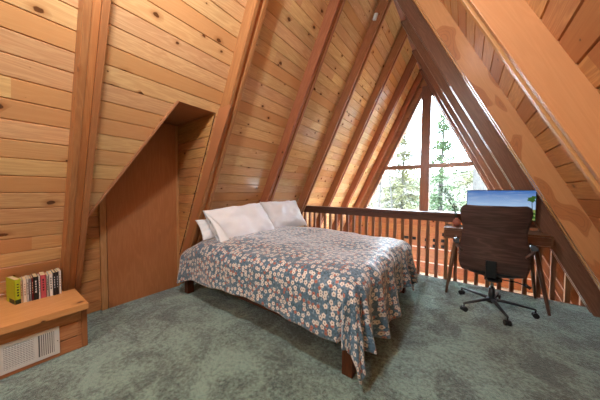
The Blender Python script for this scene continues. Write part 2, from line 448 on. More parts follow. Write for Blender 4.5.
# gable window
W = thing('window_1', '', '', (WAX, YW, WZ0)); del W['label']; del W['category']; struct(W)
def bar(mb, p, q, wd, dp, n=Vector((0, 1, 0))):
    p = Vector(p); q = Vector(q); t = (q-p); L = t.length; t.normalize(); s = n.cross(t).normalized()
    M4 = Matrix((t, n, s)).transposed().to_4x4()
    mb.box((p+q)/2, (L, dp, wd), 0, M4, bev=.004)
mb = MB()
bar(mb, (WAX, YW-.02, WZ0), (WAX, YW-.02, WAP), .21, .14)
mb.build('mullion', M['rafter_brown'], W)
mb = MB(); zb = 1.88
bar(mb, (WLx(zb), YW+.0, zb), (WRx(zb), YW+.0, zb), .105, .10)
mb.build('crossbar', M['rafter_brown'], W)
mb = MB()
bar(mb, (WLx(WZ0)-.03, YW+.01, WZ0), (WAX-.03, YW+.01, WAP), .07, .12)
bar(mb, (WRx(WZ0)+.03, YW+.01, WZ0), (WAX+.03, YW+.01, WAP), .07, .12)
bar(mb, (WLx(WZ0), YW+.01, WZ0), (WRx(WZ0), YW+.01, WZ0), .07, .12)
mb.build('window_frame', M['rafter_brown'], W)
mb = MB(); y = YW+.04
mb.quad([(WLx(WZ0), y, WZ0), (WRx(WZ0), y, WZ0), (WAX, y, WAP)])
mb.build('glass', M['glass'], W)
# lower window of the ground floor, seen under the loft edge
W = thing('window_2', '', '', (-.8, YW, LZ0)); del W['label']; del W['category']; struct(W)
mb = MB()
for x in (-2.85, -1.9, -.95, .05, 1.3): bar(mb, (x, YW, LZ0), (x, YW, LZ1), .09, .12)
bar(mb, (LX0, YW, LZ1), (LX1, YW, LZ1), .06, .12); bar(mb, (LX0, YW, LZ0), (LX1, YW, LZ0), .06, .12)
mb.build('window_frame', M['whitepaint'], W)
mb = MB(); mb.quad([(LX0, y, LZ0), (LX1, y, LZ0), (LX1, y, LZ1), (LX0, y, LZ1)]); mb.build('glass', M['glass'], W)
# white strips across the gable boards
for i, z in enumerate((-.235, -.615)):
    mb = MB(); bar(mb, (XL+z/TA, YW-.01, z), (XR-z/TA, YW-.01, z), .028, .02)
    struct(mb.build('trim_%d' % (i+2), M['whitepaint'], origin=(0, 0, 0)))
mb = MB(); bar(mb, (XR-.03, YW-.015, 0), (XR-.03+.9/TA, YW-.015, -.9), .025, .02)
bar(mb, (XR-.03-.6/TA, YW-.015, .6), (XR-.03, YW-.015, 0), .025, .02)
struct(mb.build('trim_4', M['whitepaint'], origin=(0, 0, 0)))

# ------------------------------------------------------------------ alcove
KX = -2.93
AY0 = .44; AY1 = 1.416
mb = MB(); PW = .105
def boardwall(mb, P, ulo, uhi, z0, z1, pw=PW, uoff=0):
    """horizontal boards; P(u, z, depth)"""
    z = z0
    while z < z1-1e-4:
        e = min(z+pw, z1); g = .004
        for a, b_, da, db in ((z, z+g, -.008, 0), (z+g, e-g, 0, 0), (e-g, e, 0, -.008)):
            hb = lambda q: uhi(q) if callable(uhi) else uhi
            mb.quad([P(ulo, a, da), P(hb(a), a, da), P(hb(b_), b_, db), P(ulo, b_, db)],
                    [(ulo+uoff, a), (hb(a)+uoff, a), (hb(b_)+uoff, b_), (ulo+uoff, b_)])
        z = e
# back (knee) wall with boards near the first rafter
boardwall(mb, lambda u, z, d: (KX+d, u, z), .02, .70, 0, SOF_Z, uoff=2)
mb.quad([(KX-.02, AY0, 0), (KX-.02, AY1+.06, 0), (KX-.02, AY1+.06, SOF_Z+.06), (KX-.02, AY0, SOF_Z+.06)])
o = struct(mb.build('wall_knee', M['boards_w'], origin=(0, 0, 0)))
mb = MB()
boardwall(mb, lambda u, z, d: (u, AY1-d, z), KX, lambda z: XL+z/TA+.0, 0.0, SOF_Z, uoff=9)
# (below the point where the slope reaches the knee wall there is nothing to cover)
o = struct(mb.build('wall_alcove', M['boards_w'], origin=(0, 0, 0)))
mb = MB(); mb.box(((KX-2.127)/2-.02, (AY0+AY1)/2+.0, SOF_Z+.01), (2.93-2.127+.04, AY1-AY0+.10, .02), 1)
mb.quad([(KX-.03, AY1+.03, -.1), (KX-.03, AY1+.03, SOF_Z+.05), (-1.9, AY1+.03, SOF_Z+.05), (XL, AY1+.03, -.1)])  # unseen backing added outside the alcove to block leaking daylight
o = struct(mb.build('ceiling_alcove', M['veneer'], origin=(0, 0, 0)))
mb = MB(); mb.quad([(KX, AY0, 0), (KX, AY0, SOF_Z), (-2.127, AY0, SOF_Z), (XL, AY0, 0)])
o = struct(mb.build('wall_alcove_side', M['boards_w'], origin=(0, 0, 0)))
# tall plain panel door
D = thing('door_1', '', '', (KX, 1.05, 0)); del D['label']; del D['category']; struct(D)
mb = MB(); mb.box((KX+.012, (.70+1.405)/2, 1.0), (.018, .70, 2.0), 2, bev=.002); mb.build('door_panel', M['veneer'], D)
mb = MB(); mb.box((KX+.014, .672, 1.0), (.028, .05, 2.0), 2, bev=.003); mb.build('door_trim', M['trimwood'], D)
mb = MB(); mb.box((KX+.014, 1.40, 1.0), (.028, .028, 2.0), 2, bev=.003); mb.build('door_trim', M['trimwood'], D)
# edging of the slanted cut
mb = MB()
a = LS(DS0, DY0); b_ = LS(DS1-.12, diag_y(DS1-.12)); n = Vector((SA, 0, -CA))
t = (b_-a).normalized(); sd_ = n.cross(t).normalized()
M4 = Matrix((t, n, sd_)).transposed().to_4x4()
mb.box((a+b_)/2-n*.045, ((b_-a).length, .11, .018), 0, M4, bev=.003)
mb.box(LS(SOF_S+.004, (DY0+OY1)/2, -.04), (.02, OY1-DY0, .012), 1, bev=.002)
struct(mb.build('trim_5', M['trimwood'], origin=(0, 0, 0)))

# ------------------------------------------------------------------ rafters
RY = [.36, 1.45, 2.50, 3.53, 4.56, 5.60, 6.50]
def rafter(side, y, label, s0=0.0, gap=(.038, .044, .038)):
    F = LS if side == 'l' else RS
    s1 = STOP-.02 if side == 'l' else STOP+.16
    if side == 'l': s1 = STOP+.10; y += .002
    root = thing('rafter', label, 'rafter', tuple(F(s0, y+.06)), 'left roof rafters' if side == 'l' else 'right roof rafters')
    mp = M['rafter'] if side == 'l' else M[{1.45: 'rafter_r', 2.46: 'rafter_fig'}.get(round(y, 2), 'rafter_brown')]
    t = (F(1, 0)-F(0, 0)).normalized(); n = (F(0, 0, 1)-F(0, 0, 0)).normalized(); yv = t.cross(n)
    M4 = Matrix((t, n, yv)).transposed().to_4x4()
    def plank(name, ya, wd, dp, mat):
        mb = MB(); c = (F(s0, ya+wd/2, dp/2-.004)+F(s1, ya+wd/2, dp/2-.004))/2
        mb.box(c, (s1-s0, dp+.004, wd), 0, M4, bev=.003); return mb.build(name, mat, root)
    plank('plank', y, gap[0], .14, mp)
    plank('spacer', y+gap[0], gap[1], .115, M['spacer'] if side == 'l' else mp)
    plank('plank', y+gap[0]+gap[1], gap[2], .14, mp)
    return root
LL = ['sandwiched wooden rafter rising behind the end of the low bench and its books',
      'wooden rafter beside the alcove, behind the near end of the bed head',
      'wooden rafter rising behind the gap between the two white pillows',
      'wooden rafter meeting the left end of the railing, white sensor near its top',
      'wooden rafter next beyond the railing on the left slope',
      'second last wooden rafter before the gable window on the left slope',
      'last wooden rafter on the left slope, against the gable window']
LR_ = ['broad smooth orange rafter, the nearest one across the upper right corner',
       'orange rafter with dark swirling grain, second nearest on the right slope',
       'brown rafter at the right end of the railing beside the desk',
       'brown rafter on the right slope, first one beyond the railing',
       'second last narrow rafter before the gable window on the right slope',
       'last rafter on the right slope, edging the gable window']
for i, y in enumerate(RY):
    s0 = {0: .42, 1: .0}.get(i, 0.0)
    if i > 3: s0 = -2.5/SA
    rafter('l', y, LL[i], s0)
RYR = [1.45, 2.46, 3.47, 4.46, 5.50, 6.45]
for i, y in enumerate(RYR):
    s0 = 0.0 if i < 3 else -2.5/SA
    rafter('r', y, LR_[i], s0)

# ------------------------------------------------------------------ railing
RL = thing('railing', 'brown wooden balustrade with square balusters along the loft edge', 'railing', (-.95, 3.76, 0))
mb = MB(); zt_ = .925
xa, xb = XL+.92/TA+.0, XR-.92/TA-.0
mb.box(((xa+xb)/2, 3.775, zt_-.02), (xb-xa, .145, .04), 0, bev=.006)
mb.build('top_rail', M['rail'], RL)
mb = MB(); mb.box(((xa+xb)/2, 3.775, zt_-.085), (xb-xa, .045, .09), 0, bev=.004)
mb.build('sub_rail', M['rail'], RL)
x = -2.61; k = 0
while x < 1.13:
    top = min(zt_-.10, (XR-x)*TA-.02, (x-XL)*TA+.3)
    mb = MB(); mb.box((x+.002, 3.775, (top-.2)/2), (.042, .042, top+.2), 2, bev=.003)
    mb.build('baluster', M['baluster'], RL)
    x += .1145; k += 1

# ------------------------------------------------------------------ low bench with vent and books
B = thing('low_bench', 'low built in pine bench box with a thick plank top under the first rafter', 'bench', (-2.6, 0, 0))
BX = -2.34; BE = .40
mb = MB()
z = 0
for (z0, z1) in ((0, .105), (.105, .215), (.215, .31)):
    mb = MB(); mb.box((BX-.01, (BE-1.6)/2, (z0+z1)/2), (.02, BE+1.6, z1-z0-.007), 1, bev=.003)
    mb.build('front_board', M['bench'], B)
mb = MB(); mb.box(((BX-3.0)/2+.0, BE-.012, .155), (3.0+BX, .024, .31), 0, bev=.003)
mb.box((BX-.035, BE+.017, .15), (.07, .034, .30), 2, bev=.004)
mb.build('end_panel', M['rafter'], B)
mb = MB()
# slab: front edge overhangs; back follows the slope
z0, z1 = .312, .355
P = [(-2.275, -1.6), (-2.275, .43), (-2.70, .425), (-2.70, .355), (-2.915, .355), (-2.915, -1.6)]
n_ = len(P)
top = [(x, y, z1) for x, y in P]; bot = [(x-(.0), y, z0) for x, y in P]
mb.quad(top, [(y, x) for x, y in P]); mb.quad(list(reversed(bot)), [(y, x) for x, y in reversed(P)])
for i in range(n_):
    j = (i+1) % n_; mb.quad([bot[i], bot[j], top[j], top[i]], [(P[i][1], 4), (P[j][1], 4), (P[j][1], 4.043), (P[i][1], 4.043)])
o = mb.build('bench_top', M['benchtop'], B); bevel(o, .004)
# vent grille
V = thing('vent_grille', 'white metal air return grille on the front of the low bench', 'vent', (BX, .08, .03))
vx = BX+.004; vy0, vy1, vz0, vz1 = -.14, .282, .030, .225
def flat(mb, y0, y1, z0, z1, x, t=.006): mb.box((x, (y0+y1)/2, (z0+z1)/2), (t, y1-y0, z1-z0), 1, bev=.0015)
mb = MB(); fr = .022
flat(mb, vy0, vy1, vz0, vz0+fr, vx); flat(mb, vy0, vy1, vz1-fr, vz1, vx)
flat(mb, vy0, vy0+fr, vz0-.0005, vz1+.0005, vx+.0006)
flat(mb, .256, vy1+.0005, vz0-.0005, vz1+.0005, vx+.0006)
for yy in ((.163, .182), (.020, .036), (-.04, -.02)): flat(mb, yy[0], yy[1], vz0+fr, vz1-fr, vx)
mb.build('frame', M['whitemetal'], V)
mb = MB(); flat(mb, vy0+.01, vy1-.01, vz0+.01, vz1-.01, BX+.001, .002); mb.build('duct', M['duct'], V)
mb = MB()
for i in range(7):
    y_ = .189+i*.0098; mb.box((vx, y_+.003, (vz0+vz1)/2), (.008, .0055, vz1-vz0-2*fr), 2)
mb.build('louver', M['whitemetal'], V); mb = MB()
for i in range(4):
    y_ = -.014+i*.0115; mb.box((vx, y_, (vz0+vz1)/2), (.008, .006, vz1-vz0-2*fr), 2)
mb.build('louver', M['whitemetal'], V)
mb = MB()
for i in range(13):
    z_ = vz0+fr+.006+i*.0118; mb.box((vx-.001, .0995, z_), (.005, .127, .0066), 1, Matrix.Rotation(R(25), 4, 'Y'))
for i in range(11): mb.box((vx-.002, .042+i*.0118, (vz0+vz1)/2), (.003, .0025, vz1-vz0-2*fr), 2)
mb.build('grille_mesh', M['whitemetal'], V)
mb = MB()
for zz in (.125,): mb.tube([(vx+.003, .272, zz), (vx+.006, .272, zz)], .003, 8)
mb.build('screw', M['dark'], V)

# books on the bench
bk = [  # width, height, depth, spine colour, title colour, label
 (.034, .185, .150, 'a7b51e', '22301a', 'lime green book at the near end of the row on the bench'),
 (.015, .170, .115, 'b89a78', '6a4a30', 'tan paperback beside the lime green book'),
 (.020, .172, .120, 'd9cdb8', '8a5040', 'cream paperback third from the lime green end of the row'),
 (.013, .176, .120, 'cfcac4', '555555', 'thin pale grey book before the thin dark grey one'),
 (.014, .172, .118, '8e8f92', 'e0e0e0', 'mid grey paperback left of the dark red book'),
 (.010, .174, .118, '7a2028', 'e8c8a8', 'thin dark red paperback beside a black book'),
 (.030, .178, .125, '1b1b1d', 'd8d8d8', 'thick black paperback with pale lettering, left of the pink red book'),
 (.012, .172, .118, 'dedad6', '904040', 'thin white paperback between the black and the pink red book'),
 (.036, .180, .125, 'b5505a', '3a1018', 'wide pink red paperback in the middle of the row'),
 (.017, .172, .118, 'a9a69c', '304048', 'thin grey green paperback right of the pink red book'),
 (.026, .178, .125, 'e4e0d8', '202020', 'white paperback with small black marks before two black books'),
 (.019, .184, .128, '1d2024', 'c8ccd0', 'first of the two black paperbacks near the rafter end'),
 (.017, .184, .128, '15171a', 'b8c0c8', 'second black paperback, beside the white end book'),
 (.018, .186, .130, 'e9e5dc', '8a8a80', 'white book at the far end of the row by the rafter')]
page = plain('book_pages', lin('d8c49a'), .8)
y = .098; random.seed(5)
for i, (wd, hh, dp, c, c2, lab) in enumerate(bk):
    wd *= (.90 if i == 0 else .80); gx = -2.655+random.uniform(-.006, .004); zb = .3552
    bt = thing('book', lab, 'book', (gx-dp/2, y+wd/2, zb), 'books in the row on the bench')
    cm = plain('cover_'+c, lin(c), .45); c3 = plain('title_'+c2, lin(c2), .5)
    mb = MB(); t = .0018
    mb.box((gx-dp/2, y+t/2, zb+hh/2), (dp, t, hh), 2); mb.box((gx-dp/2, y+wd-t/2, zb+hh/2), (dp, t, hh), 2)
    mb.box((gx-t/2, y+wd/2, zb+hh/2), (t, wd, hh), 2); mb.build('cover', cm, bt)
    mb = MB(); mb.box((gx-dp/2-.001, y+wd/2, zb+hh/2), (dp-.005, wd-2*t, hh-.005), 2); mb.build('pages', page, bt)
    mb = MB()
    for q in range(5):     # illegible title marks on the spine
        zz = zb+hh*(.35+.11*q); mb.box((gx+.0003, y+wd/2, zz), (.0006, wd*.30, hh*random.uniform(.04, .085)), 1)
    if i == 0:
        mb.box((gx+.0004, y+wd/2, zb+hh*.09), (.0008, wd*.98, hh*.18), 1)
        mb.box((gx-dp*.35, y-.0003, zb+hh*.09), (dp*.6, .0006, hh*.18), 0)
    mb.build('title_marks', c3, bt)
    if i == 0: bt.rotation_euler = (0, 0, R(13)); bt.location.y -= .012; bt.location.x += .0
    y += wd+.0012

# ------------------------------------------------------------------ bed
BD = thing('bed_frame', 'dark brown wooden bed frame on square legs under the floral cover', 'bed', (-1.62, 2.16, 0))
bx0, bx1, by0, by1 = -2.66, -.56, 1.35, 2.96
mb = MB()
mb.box(((bx0+bx1)/2, by0+.016, .265), (bx1-bx0, .032, .11), 0, bev=.003); mb.build('side_rail', M['bedwood'], BD)
mb = MB(); mb.box(((bx0+bx1)/2, by1-.016, .265), (bx1-bx0, .032, .11), 0, bev=.003); mb.build('side_rail', M['bedwood'], BD)
mb = MB(); mb.box((bx1-.016, (by0+by1)/2, .265), (.032, by1-by0-.07, .11), 1, bev=.003); mb.build('foot_rail', M['bedwood'], BD)
mb = MB(); mb.box((bx0+.016, (by0+by1)/2, .265), (.032, by1-by0-.07, .11), 1, bev=.003); mb.build('head_rail', M['bedwood'], BD)
for lx in (bx0+.035, bx1-.035):
    for ly in (by0+.037, by1-.037):
        mb = MB(); mb.box((lx, ly, .16), (.075, .075, .32), 2, bev=.004); mb.build('leg', M['bedwood'], BD)
mb = MB(); mb.box(((bx0+bx1)/2, 2.155, .30), (bx1-bx0-.07, .09, .03), 0); mb.box(((bx0+bx1)/2, 2.155, .325), (bx1-bx0-.07, 1.5, .015), 1)
mb.build('slats', M['bedwood'], BD)
mb = MB(); mb.box((-1.50, 2.165, .46), (1.70, 1.46, .25), 0, bev=.04)
tag(mb.build('mattress', M['cotton']), 'mattress lying on the bed frame hidden under the floral duvet', 'mattress')

random.seed(3)
# duvet
TX0, TX1, TY0, TY1 = -2.60, -.63, 1.42, 2.90
ZT = .672
OV = .44
def duvet(p, q):
    # p: x param incl. foot overhang, q: y param incl. both overhangs (metres on the cloth)
    ex = max(0, p-TX1); ey = (q-TY1) if q > TY1 else ((q-TY0) if q < TY0 else 0)
    e = math.hypot(ex, ey)
    cx, cy = min(p, TX1), min(max(q, TY0), TY1)
    z = ZT
    # puffiness and creases of the top
    nz = noise.noise(Vector((p*2.1, q*2.1, 3.3)))
    nz2 = noise.noise(Vector((p*6, q*4.2, 8.1)))
    # gentle crown
    fx = min(1, (TX1-cx)/.35+.0); fy = min(1, min(cy-TY0, TY1-cy)/.3)
    z += .035*nz+.010*nz2 + .035*(1-(1-max(0, min(1, fy)))**2) + .02*(1-(1-max(0, min(1, fx)))**2) - .05
    z -= .10*max(0, min(1, (-2.32-cx)/.3))**1.5*max(0, min(1, (1.75-cy)/.3))
    if e <= 0: return Vector((cx, cy, z))
    dx, dy = ex/e, ey/e
    r = .13; a = min(e/r, math.pi/2)
    out = r*math.sin(a); drop = r*(1-math.cos(a))
    rest = max(0, e-r*math.pi/2)
    corner = min(abs(dx), abs(dy))*1.41
    flare = .10+.08*corner
    # along-edge coordinate drives the folds
    s = cx*1.0+cy*1.3+math.atan2(dy, dx)*.9
    amp = (.010+.055*rest)*(1.0+.35*(abs(dx)))*(1-.35*corner)
    if ex > 0: fold = math.sin(s*13+1.2*math.sin(s*4.1))*amp + .5*amp*math.sin(s*29+.7)
    else: fold = (math.sin(s*8+1.7*math.sin(s*2.7))+.4*math.sin(s*19))*amp*.55
    rr = math.sqrt(max(0., 1-flare**2))
    out += rest*flare+fold*min(1, e/.12); drop += rest*rr
    zz = z-drop
    bump_ = .012*noise.noise(Vector((p*7, q*7, 1)))
    out += bump_
    if zz < .022: out += (.022-zz)*.8; zz = .022+.004*math.sin(s*30)
    return Vector((cx+dx*out, cy+dy*out, zz))
mb = MB()
pa, pb, qa, qb = TX0-.03, TX1+OV+.04, TY0-OV, TY1+OV
def hemq(t, p):
    # hem length varies along the near side
    lo = TY0-(OV+.015*math.sin(p*5)+.03*max(0, min(1, (-2.0-p)/.6)))
    return lo+(qb-lo)*t
def sst(x): x = max(0, min(1, x)); return x*x*(3-2*x)
def dpq(a, b):
    q0 = TY0-OV+(TY1-TY0+2*OV)*b
    ext = .10*math.exp(-((q0-1.80)/.35)**2) + .05*sst((q0-2.6)/.4)
    p = pa+(pb-pa)*a
    if a > .78: p += ext*(a-.78)/.22
    return p, hemq(b, p)
mb.grid(lambda a, b: duvet(*dpq(a, b)), 200, 180, dpq)
o = mb.build('duvet', M['floral']); solid(o, .014, off=-1)
tag(o, 'blue floral duvet with white and coral flowers draped over the bed', 'duvet')

def pillow(name, label, c, wy, hz, th, lean, rz, seed, open_end=False, twist=0):
    """front face looks +x; width along y, height along z; leans back by `lean`"""
    c = Vector(c); root = thing(name, label, 'pillow', tuple(c), None)
    def f(u, v, side):
        a = u*2-1; b = v*2-1
        pr = (max(0, 1-abs(a)**2.6)**.55)*(max(0, 1-abs(b)**2.6)**.55)
        x = side*th/2*pr
        if open_end and a < -.72:
            k = (-.72-a)/.28; x = side*(th/2*pr*(1-k)+.035*k*(1-abs(b)**3))
        # edges pull in between the corners
        ya = a*(1-.06*(1-b*b)*abs(a)**3) ; zb = b*(1-.09*(1-a*a)*abs(b)**3)
        n1 = noise.noise(Vector((a*1.7+seed, b*1.7, side*.6)))*.042; n2 = noise.noise(Vector((a*4+seed, b*3.2, side+5)))*.022
        x += (n1+n2)*side*min(1, pr*2.)
        yy = ya*wy/2; zz = (zb+1)*hz/2
        zz += .018*noise.noise(Vector((a*2+seed, 4, 0)))*(1 if b > 0 else .4)
        if open_end and a < -.72: 
            k = (-.72-a)/.28; yy -= .02*k; zz -= .03*k*(1-b)/2
        return Vector((x, yy, zz))
    Mx = Matrix.Rotation(rz, 4, 'Z') @ Matrix.Rotation(-lean, 4, 'Y') @ Matrix.Rotation(twist, 4, 'X')
    mb = MB()
    for side in (1, -1):
        mb.grid(lambda u, v: c+(Mx @ f(u if side > 0 else 1-u, v, side)), 44, 34)
    o = mb.build('pillowcase', M['cotton'], root)
    md = o.modifiers.new('w', 'WELD'); md.merge_threshold = .0008
    if open_end:
        # turned back cuff at the open end
        mb = MB()
        def cuff(u, v):
            b = v*2-1; s_ = 1
            p = f(.0, v, 1); x = .045*math.cos(b*math.pi/2)*(1.2)
            fl = u
            return c+(Mx @ Vector((x*(1+.8*fl)+.006+.035*fl*(1-v), -wy/2-.022+.02*math.sin(fl*3)+.11*fl*(1-v)**1.5, p.z-.012-.03*fl*(1-v))))
        mb.grid(cuff, 10, 24); oo = mb.build('open_cuff', M['cotton'], root); solid(oo, .003, 0)
        mb = MB()
        mb.grid(lambda u, v: c+(Mx @ Vector((-.03+.06*u, -wy/2+.02+.03*math.sin(v*9), .03+(hz-.06)*v))), 6, 16)
        mb.build('inner_pillow', M['cotton'], root)
    return root
pillow('pillow', 'white pillow with open folded case end leaning nearest the alcove', (-2.10, 1.915, .612), .87, .50, .26, R(37), R(-3), 1.3, True, R(5))
pillow('pillow', 'white pillow leaning at the railing side of the bed', (-2.18, 2.76, .635), .78, .50, .22, R(34), R(-7), 6.1)
pillow('pillow', 'flatter white pillow mostly hidden behind the open ended one', (-2.38, 1.83, .64), .84, .27, .13, R(34), R(2), 9.7)

# ------------------------------------------------------------------ desk
dx0, dx1, dy0, dy1, dz = -.205, .712, 3.27, 3.64, .778
DK = thing('desk', 'small walnut desk with splayed legs against the railing', 'desk', ((dx0+dx1)/2, (dy0+dy1)/2, 0))
mb = MB(); mb.box(((dx0+dx1)/2, (dy0+dy1)/2, dz-.009), (dx1-dx0, dy1-dy0, .018), 0, bev=.003); mb.build('desktop', M['desk'], DK)
mb = MB()
mb.box(((dx0+dx1)/2, dy1-.01, dz-.07), (dx1-dx0, .018, .11), 0, bev=.002)
mb.box((dx0+.008, (dy0+dy1)/2, dz-.07), (.016, dy1-dy0, .11), 1, bev=.002)
mb.box((dx1-.008, (dy0+dy1)/2, dz-.07), (.016, dy1-dy0, .11), 1, bev=.002)
mb.box(((dx0+dx1)/2, (dy0+dy1)/2, dz-.118), (dx1-dx0, dy1-dy0, .014), 0, bev=.002)
mb.build('case', M['desk'], DK)
mb = MB(); mb.box(((dx0+dx1)/2-.235, dy0+.010, dz-.065), (.42, .016, .085), 0, bev=.003); mb.build('drawer', M['desk'], DK)
mb = MB(); mb.box(((dx0+dx1)/2+.235, dy0+.010, dz-.065), (.42, .016, .085), 0, bev=.003); mb.build('drawer', M['desk'], DK)
for (tx, ty, bx, by) in ((-.085, 3.37, -.160, 3.23), (.60, 3.37, .695, 3.22), (-.085, 3.61, -.15, 3.66), (.60, 3.61, .675, 3.67)):
    mb = MB(); mb.tube([(tx, ty, dz-.125), ((tx+bx)/2, (ty+by)/2, (dz-.125)/2), (bx, by, .0)], [.023, .020, .012], 14)
    mb.build('leg', M['desk'], DK)
# monitor
MN = thing('monitor', 'thin black computer monitor showing a blue sky and a tree on the desk', 'monitor', (.30, 3.41, dz))
mz0, mz1, mx0, mx1, my = .903, 1.234, .010, .596, 3.35
MK = lambda x: mx0+(x-.012)*(mx1-mx0)/.608
mb = MB(); mb.box(((mx0+mx1)/2, my+.014, (mz0+mz1)/2), (mx1-mx0, .026, mz1-mz0), 0, bev=.003); mb.build('housing', M['blackpl'], MN)
mb = MB(); sx0, sx1, sz0, sz1 = mx0+.006, mx1-.006, mz0+.014, mz1-.006
mb.quad([(sx0, my, sz0), (sx1, my, sz0), (sx1, my, sz1), (sx0, my, sz1)], [(0, 0), (1, 0), (1, 1), (0, 1)])
scr = mb.build('screen', M['screen'], MN)
gm = emit('screen_tree_green', lin('3a6628'), .4); gt = emit('screen_tree_trunk', lin('3a4636'), .4)
def disc(name, x, z, r, seed=0, k=0):
    mb = MB(); pts = []
    for i in range(16):
        a_ = 2*math.pi*i/16; rr = r*(1+.25*math.sin(a_*5+seed)+.15*math.sin(a_*9+seed*2)); pts.append((MK(x)+rr*math.cos(a_), my-.0015-k*.0002, z+rr*.85*math.sin(a_)))
    mb.quad(pts); mb.build(name, gm, scr)
for k, (ax_, az_, ar) in enumerate(((.575, 1.14, .024), (.597, 1.155, .020), (.588, 1.125, .022), (.560, 1.128, .013))): disc('tree_crown', ax_, az_, ar, ax_*90, k)
for k, (ax_, az_, ar) in enumerate(((.598, .985, .016), (.580, .965, .022), (.600, .945, .014), (.555, .94, .02))): disc('bush_on_screen', ax_, az_, ar, ax_*70, k)
mb = MB(); mb.quad([(MK(.586), my-.001, .99), (MK(.594), my-.001, .99), (MK(.586), my-.001, 1.13), (MK(.581), my-.001, 1.13)]); mb.build('trunk_on_screen', gt, scr)
mb = MB(); mb.box((.303, my+.05, .90), (.05, .02, .24), 2, bev=.004); mb.box((.303, my+.035, .95), (.08, .03, .08), 2, bev=.004)
mb.box((.303, 3.41, dz+.006), (.24, .17, .012), 0, bev=.004); mb.build('stand', M['blackpl'], MN)
# vase
VZ = thing('vase', 'round pink terracotta bud vase on the near left end of the desk', 'vase', (-.083, 3.50, dz))
prof = [(.0, .0), (.02, .0), (.034, .012), (.044, .032), (.046, .05), (.040, .070), (.026, .085), (.015, .092), (.014, .100), (.017, .106), (.013, .104), (.012, .09), (.03, .06), (.03, .02), (.0, .01)]
mb = MB(); mb.lathe(prof, (-.083, 3.50, dz+.0005), 28); mb.build('vase_body', M['clay'], VZ)
PL = thing('dried_plant', 'grey green leafy sprigs standing in the pink vase', 'plant', (-.083, 3.50, dz+.02))
random.seed(11)
mbS = MB(); mbL = MB()
for k in range(5):
    ax, ay = random.uniform(-.26, -.02), random.uniform(-.06, .08); hh = random.uniform(.30, .50)
    pts = [Vector((-.083, 3.50, dz+.03))+Vector((ax*t*t, ay*t*t, hh*t)) for t in (0, .25, .5, .75, 1)]
    mbS.tube(pts, [.0035, .003, .0026, .002, .0012], 6)
    for j in range(13):
        t = .32+.68*j/12; p = Vector((-.083, 3.50, dz+.03))+Vector((ax*t*t, ay*t*t, hh*t))
        an = random.uniform(0, 6.28); L = random.uniform(.035, .06); d = Vector((math.cos(an), math.sin(an), random.uniform(.4, 1))).normalized()
        s_ = d.cross(Vector((0, 0, 1))).normalized()*L*.22; q = p+d*L; md_ = p+d*L*.5
        mbL.quad([p, md_+s_, q, md_-s_])
mbS.build('stem', M['leaf'], PL); o = mbL.build('leaves', M['leaf'], PL); solid(o, .0006)

# ------------------------------------------------------------------ office chair
CH = thing('office_chair', 'walnut plywood swivel office chair on a black five star base, seen from behind', 'chair', (.245, 3.06, 0))
cx, cyb = .226, 2.86
def hw(z):
    T = [(.345, .105), (.36, .165), (.385, .215), (.43, .248), (.50, .268), (.60, .272), (.70, .258), (.76, .244), (.81, .240), (.87, .243), (.94, .256), (1.0, .264), (1.04, .262), (1.065, .250), (1.078, .222)]
    for (a, b_), (c, d) in zip(T, T[1:]):
        if z <= c:
            t = (z-a)/(c-a); t = max(0, min(1, t)); return b_+(d-b_)*t
    return T[-1][1]
PZ = [(1.078, -.058), (1.035, -.047), (.97, -.035), (.9, -.020), (.8, -.004), (.7, .0), (.6, -.002), (.52, -.004), (.46, .006), (.42, .02), (.39, .04), (.372, .068), (.364, .11), (.360, .17), (.358, .25), (.36, .33), (.362, .40), (.36, .44)]
def shell(a, b):
    t = b*(len(PZ)-1); i = min(int(t), len(PZ)-2); k = t-i
    z = PZ[i][0]+(PZ[i+1][0]-PZ[i][0])*k; yy = PZ[i][1]+(PZ[i+1][1]-PZ[i][1])*k
    u = a*2-1
    wz = hw(z) if i < 10 else .205+(.255-.205)*min(1, (t-10)/2.5)
    if t > 15.5: wz *= 1-.25*((t-15.5)/1.5)**2
    crv = .055 if z > .5 else .055*(z-.34)/.16
    if i >= 9: return Vector((cx+u*wz, cyb+yy+.02, z+.06*abs(u)**2.5*min(1, (t-9)/3)))
    return Vector((cx+u*wz, cyb+yy+crv*abs(u)**2.2, z))
mb = MB(); mb.grid(shell, 30, 68, lambda a, b: (a*.52, b*1.15))
o = mb.build('shell', M['walnut'], CH); solid(o, .014, 0)
# inner cushions (facing the desk)
mb = MB(); mb.grid(lambda a, b: shell(.06+.88*a, .05+.42*b)+Vector((0, .014+.035*(1-(2*a-1)**4)*(1-(2*b-1)**4), 0)), 20, 20); o = mb.build('back_cushion', M['leather'], CH)
def seatc(a, b):
    u = a*2-1; v = b*2-1; x = cx+.225*u*(1-.06*v*v); yv = 3.09+.205*v; return x, yv, (1-abs(u)**4)**.5*(1-abs(v)**4)**.5
mb = MB()
mb.grid(lambda a, b: Vector((seatc(a, b)[0], seatc(a, b)[1], .425+.055*seatc(a, b)[2])), 22, 22)
mb.grid(lambda a, b: Vector((seatc(1-a, b)[0], seatc(1-a, b)[1], .425-.04*seatc(a, b)[2])), 22, 22)
mb.build('seat_cushion', M['leather'], CH)
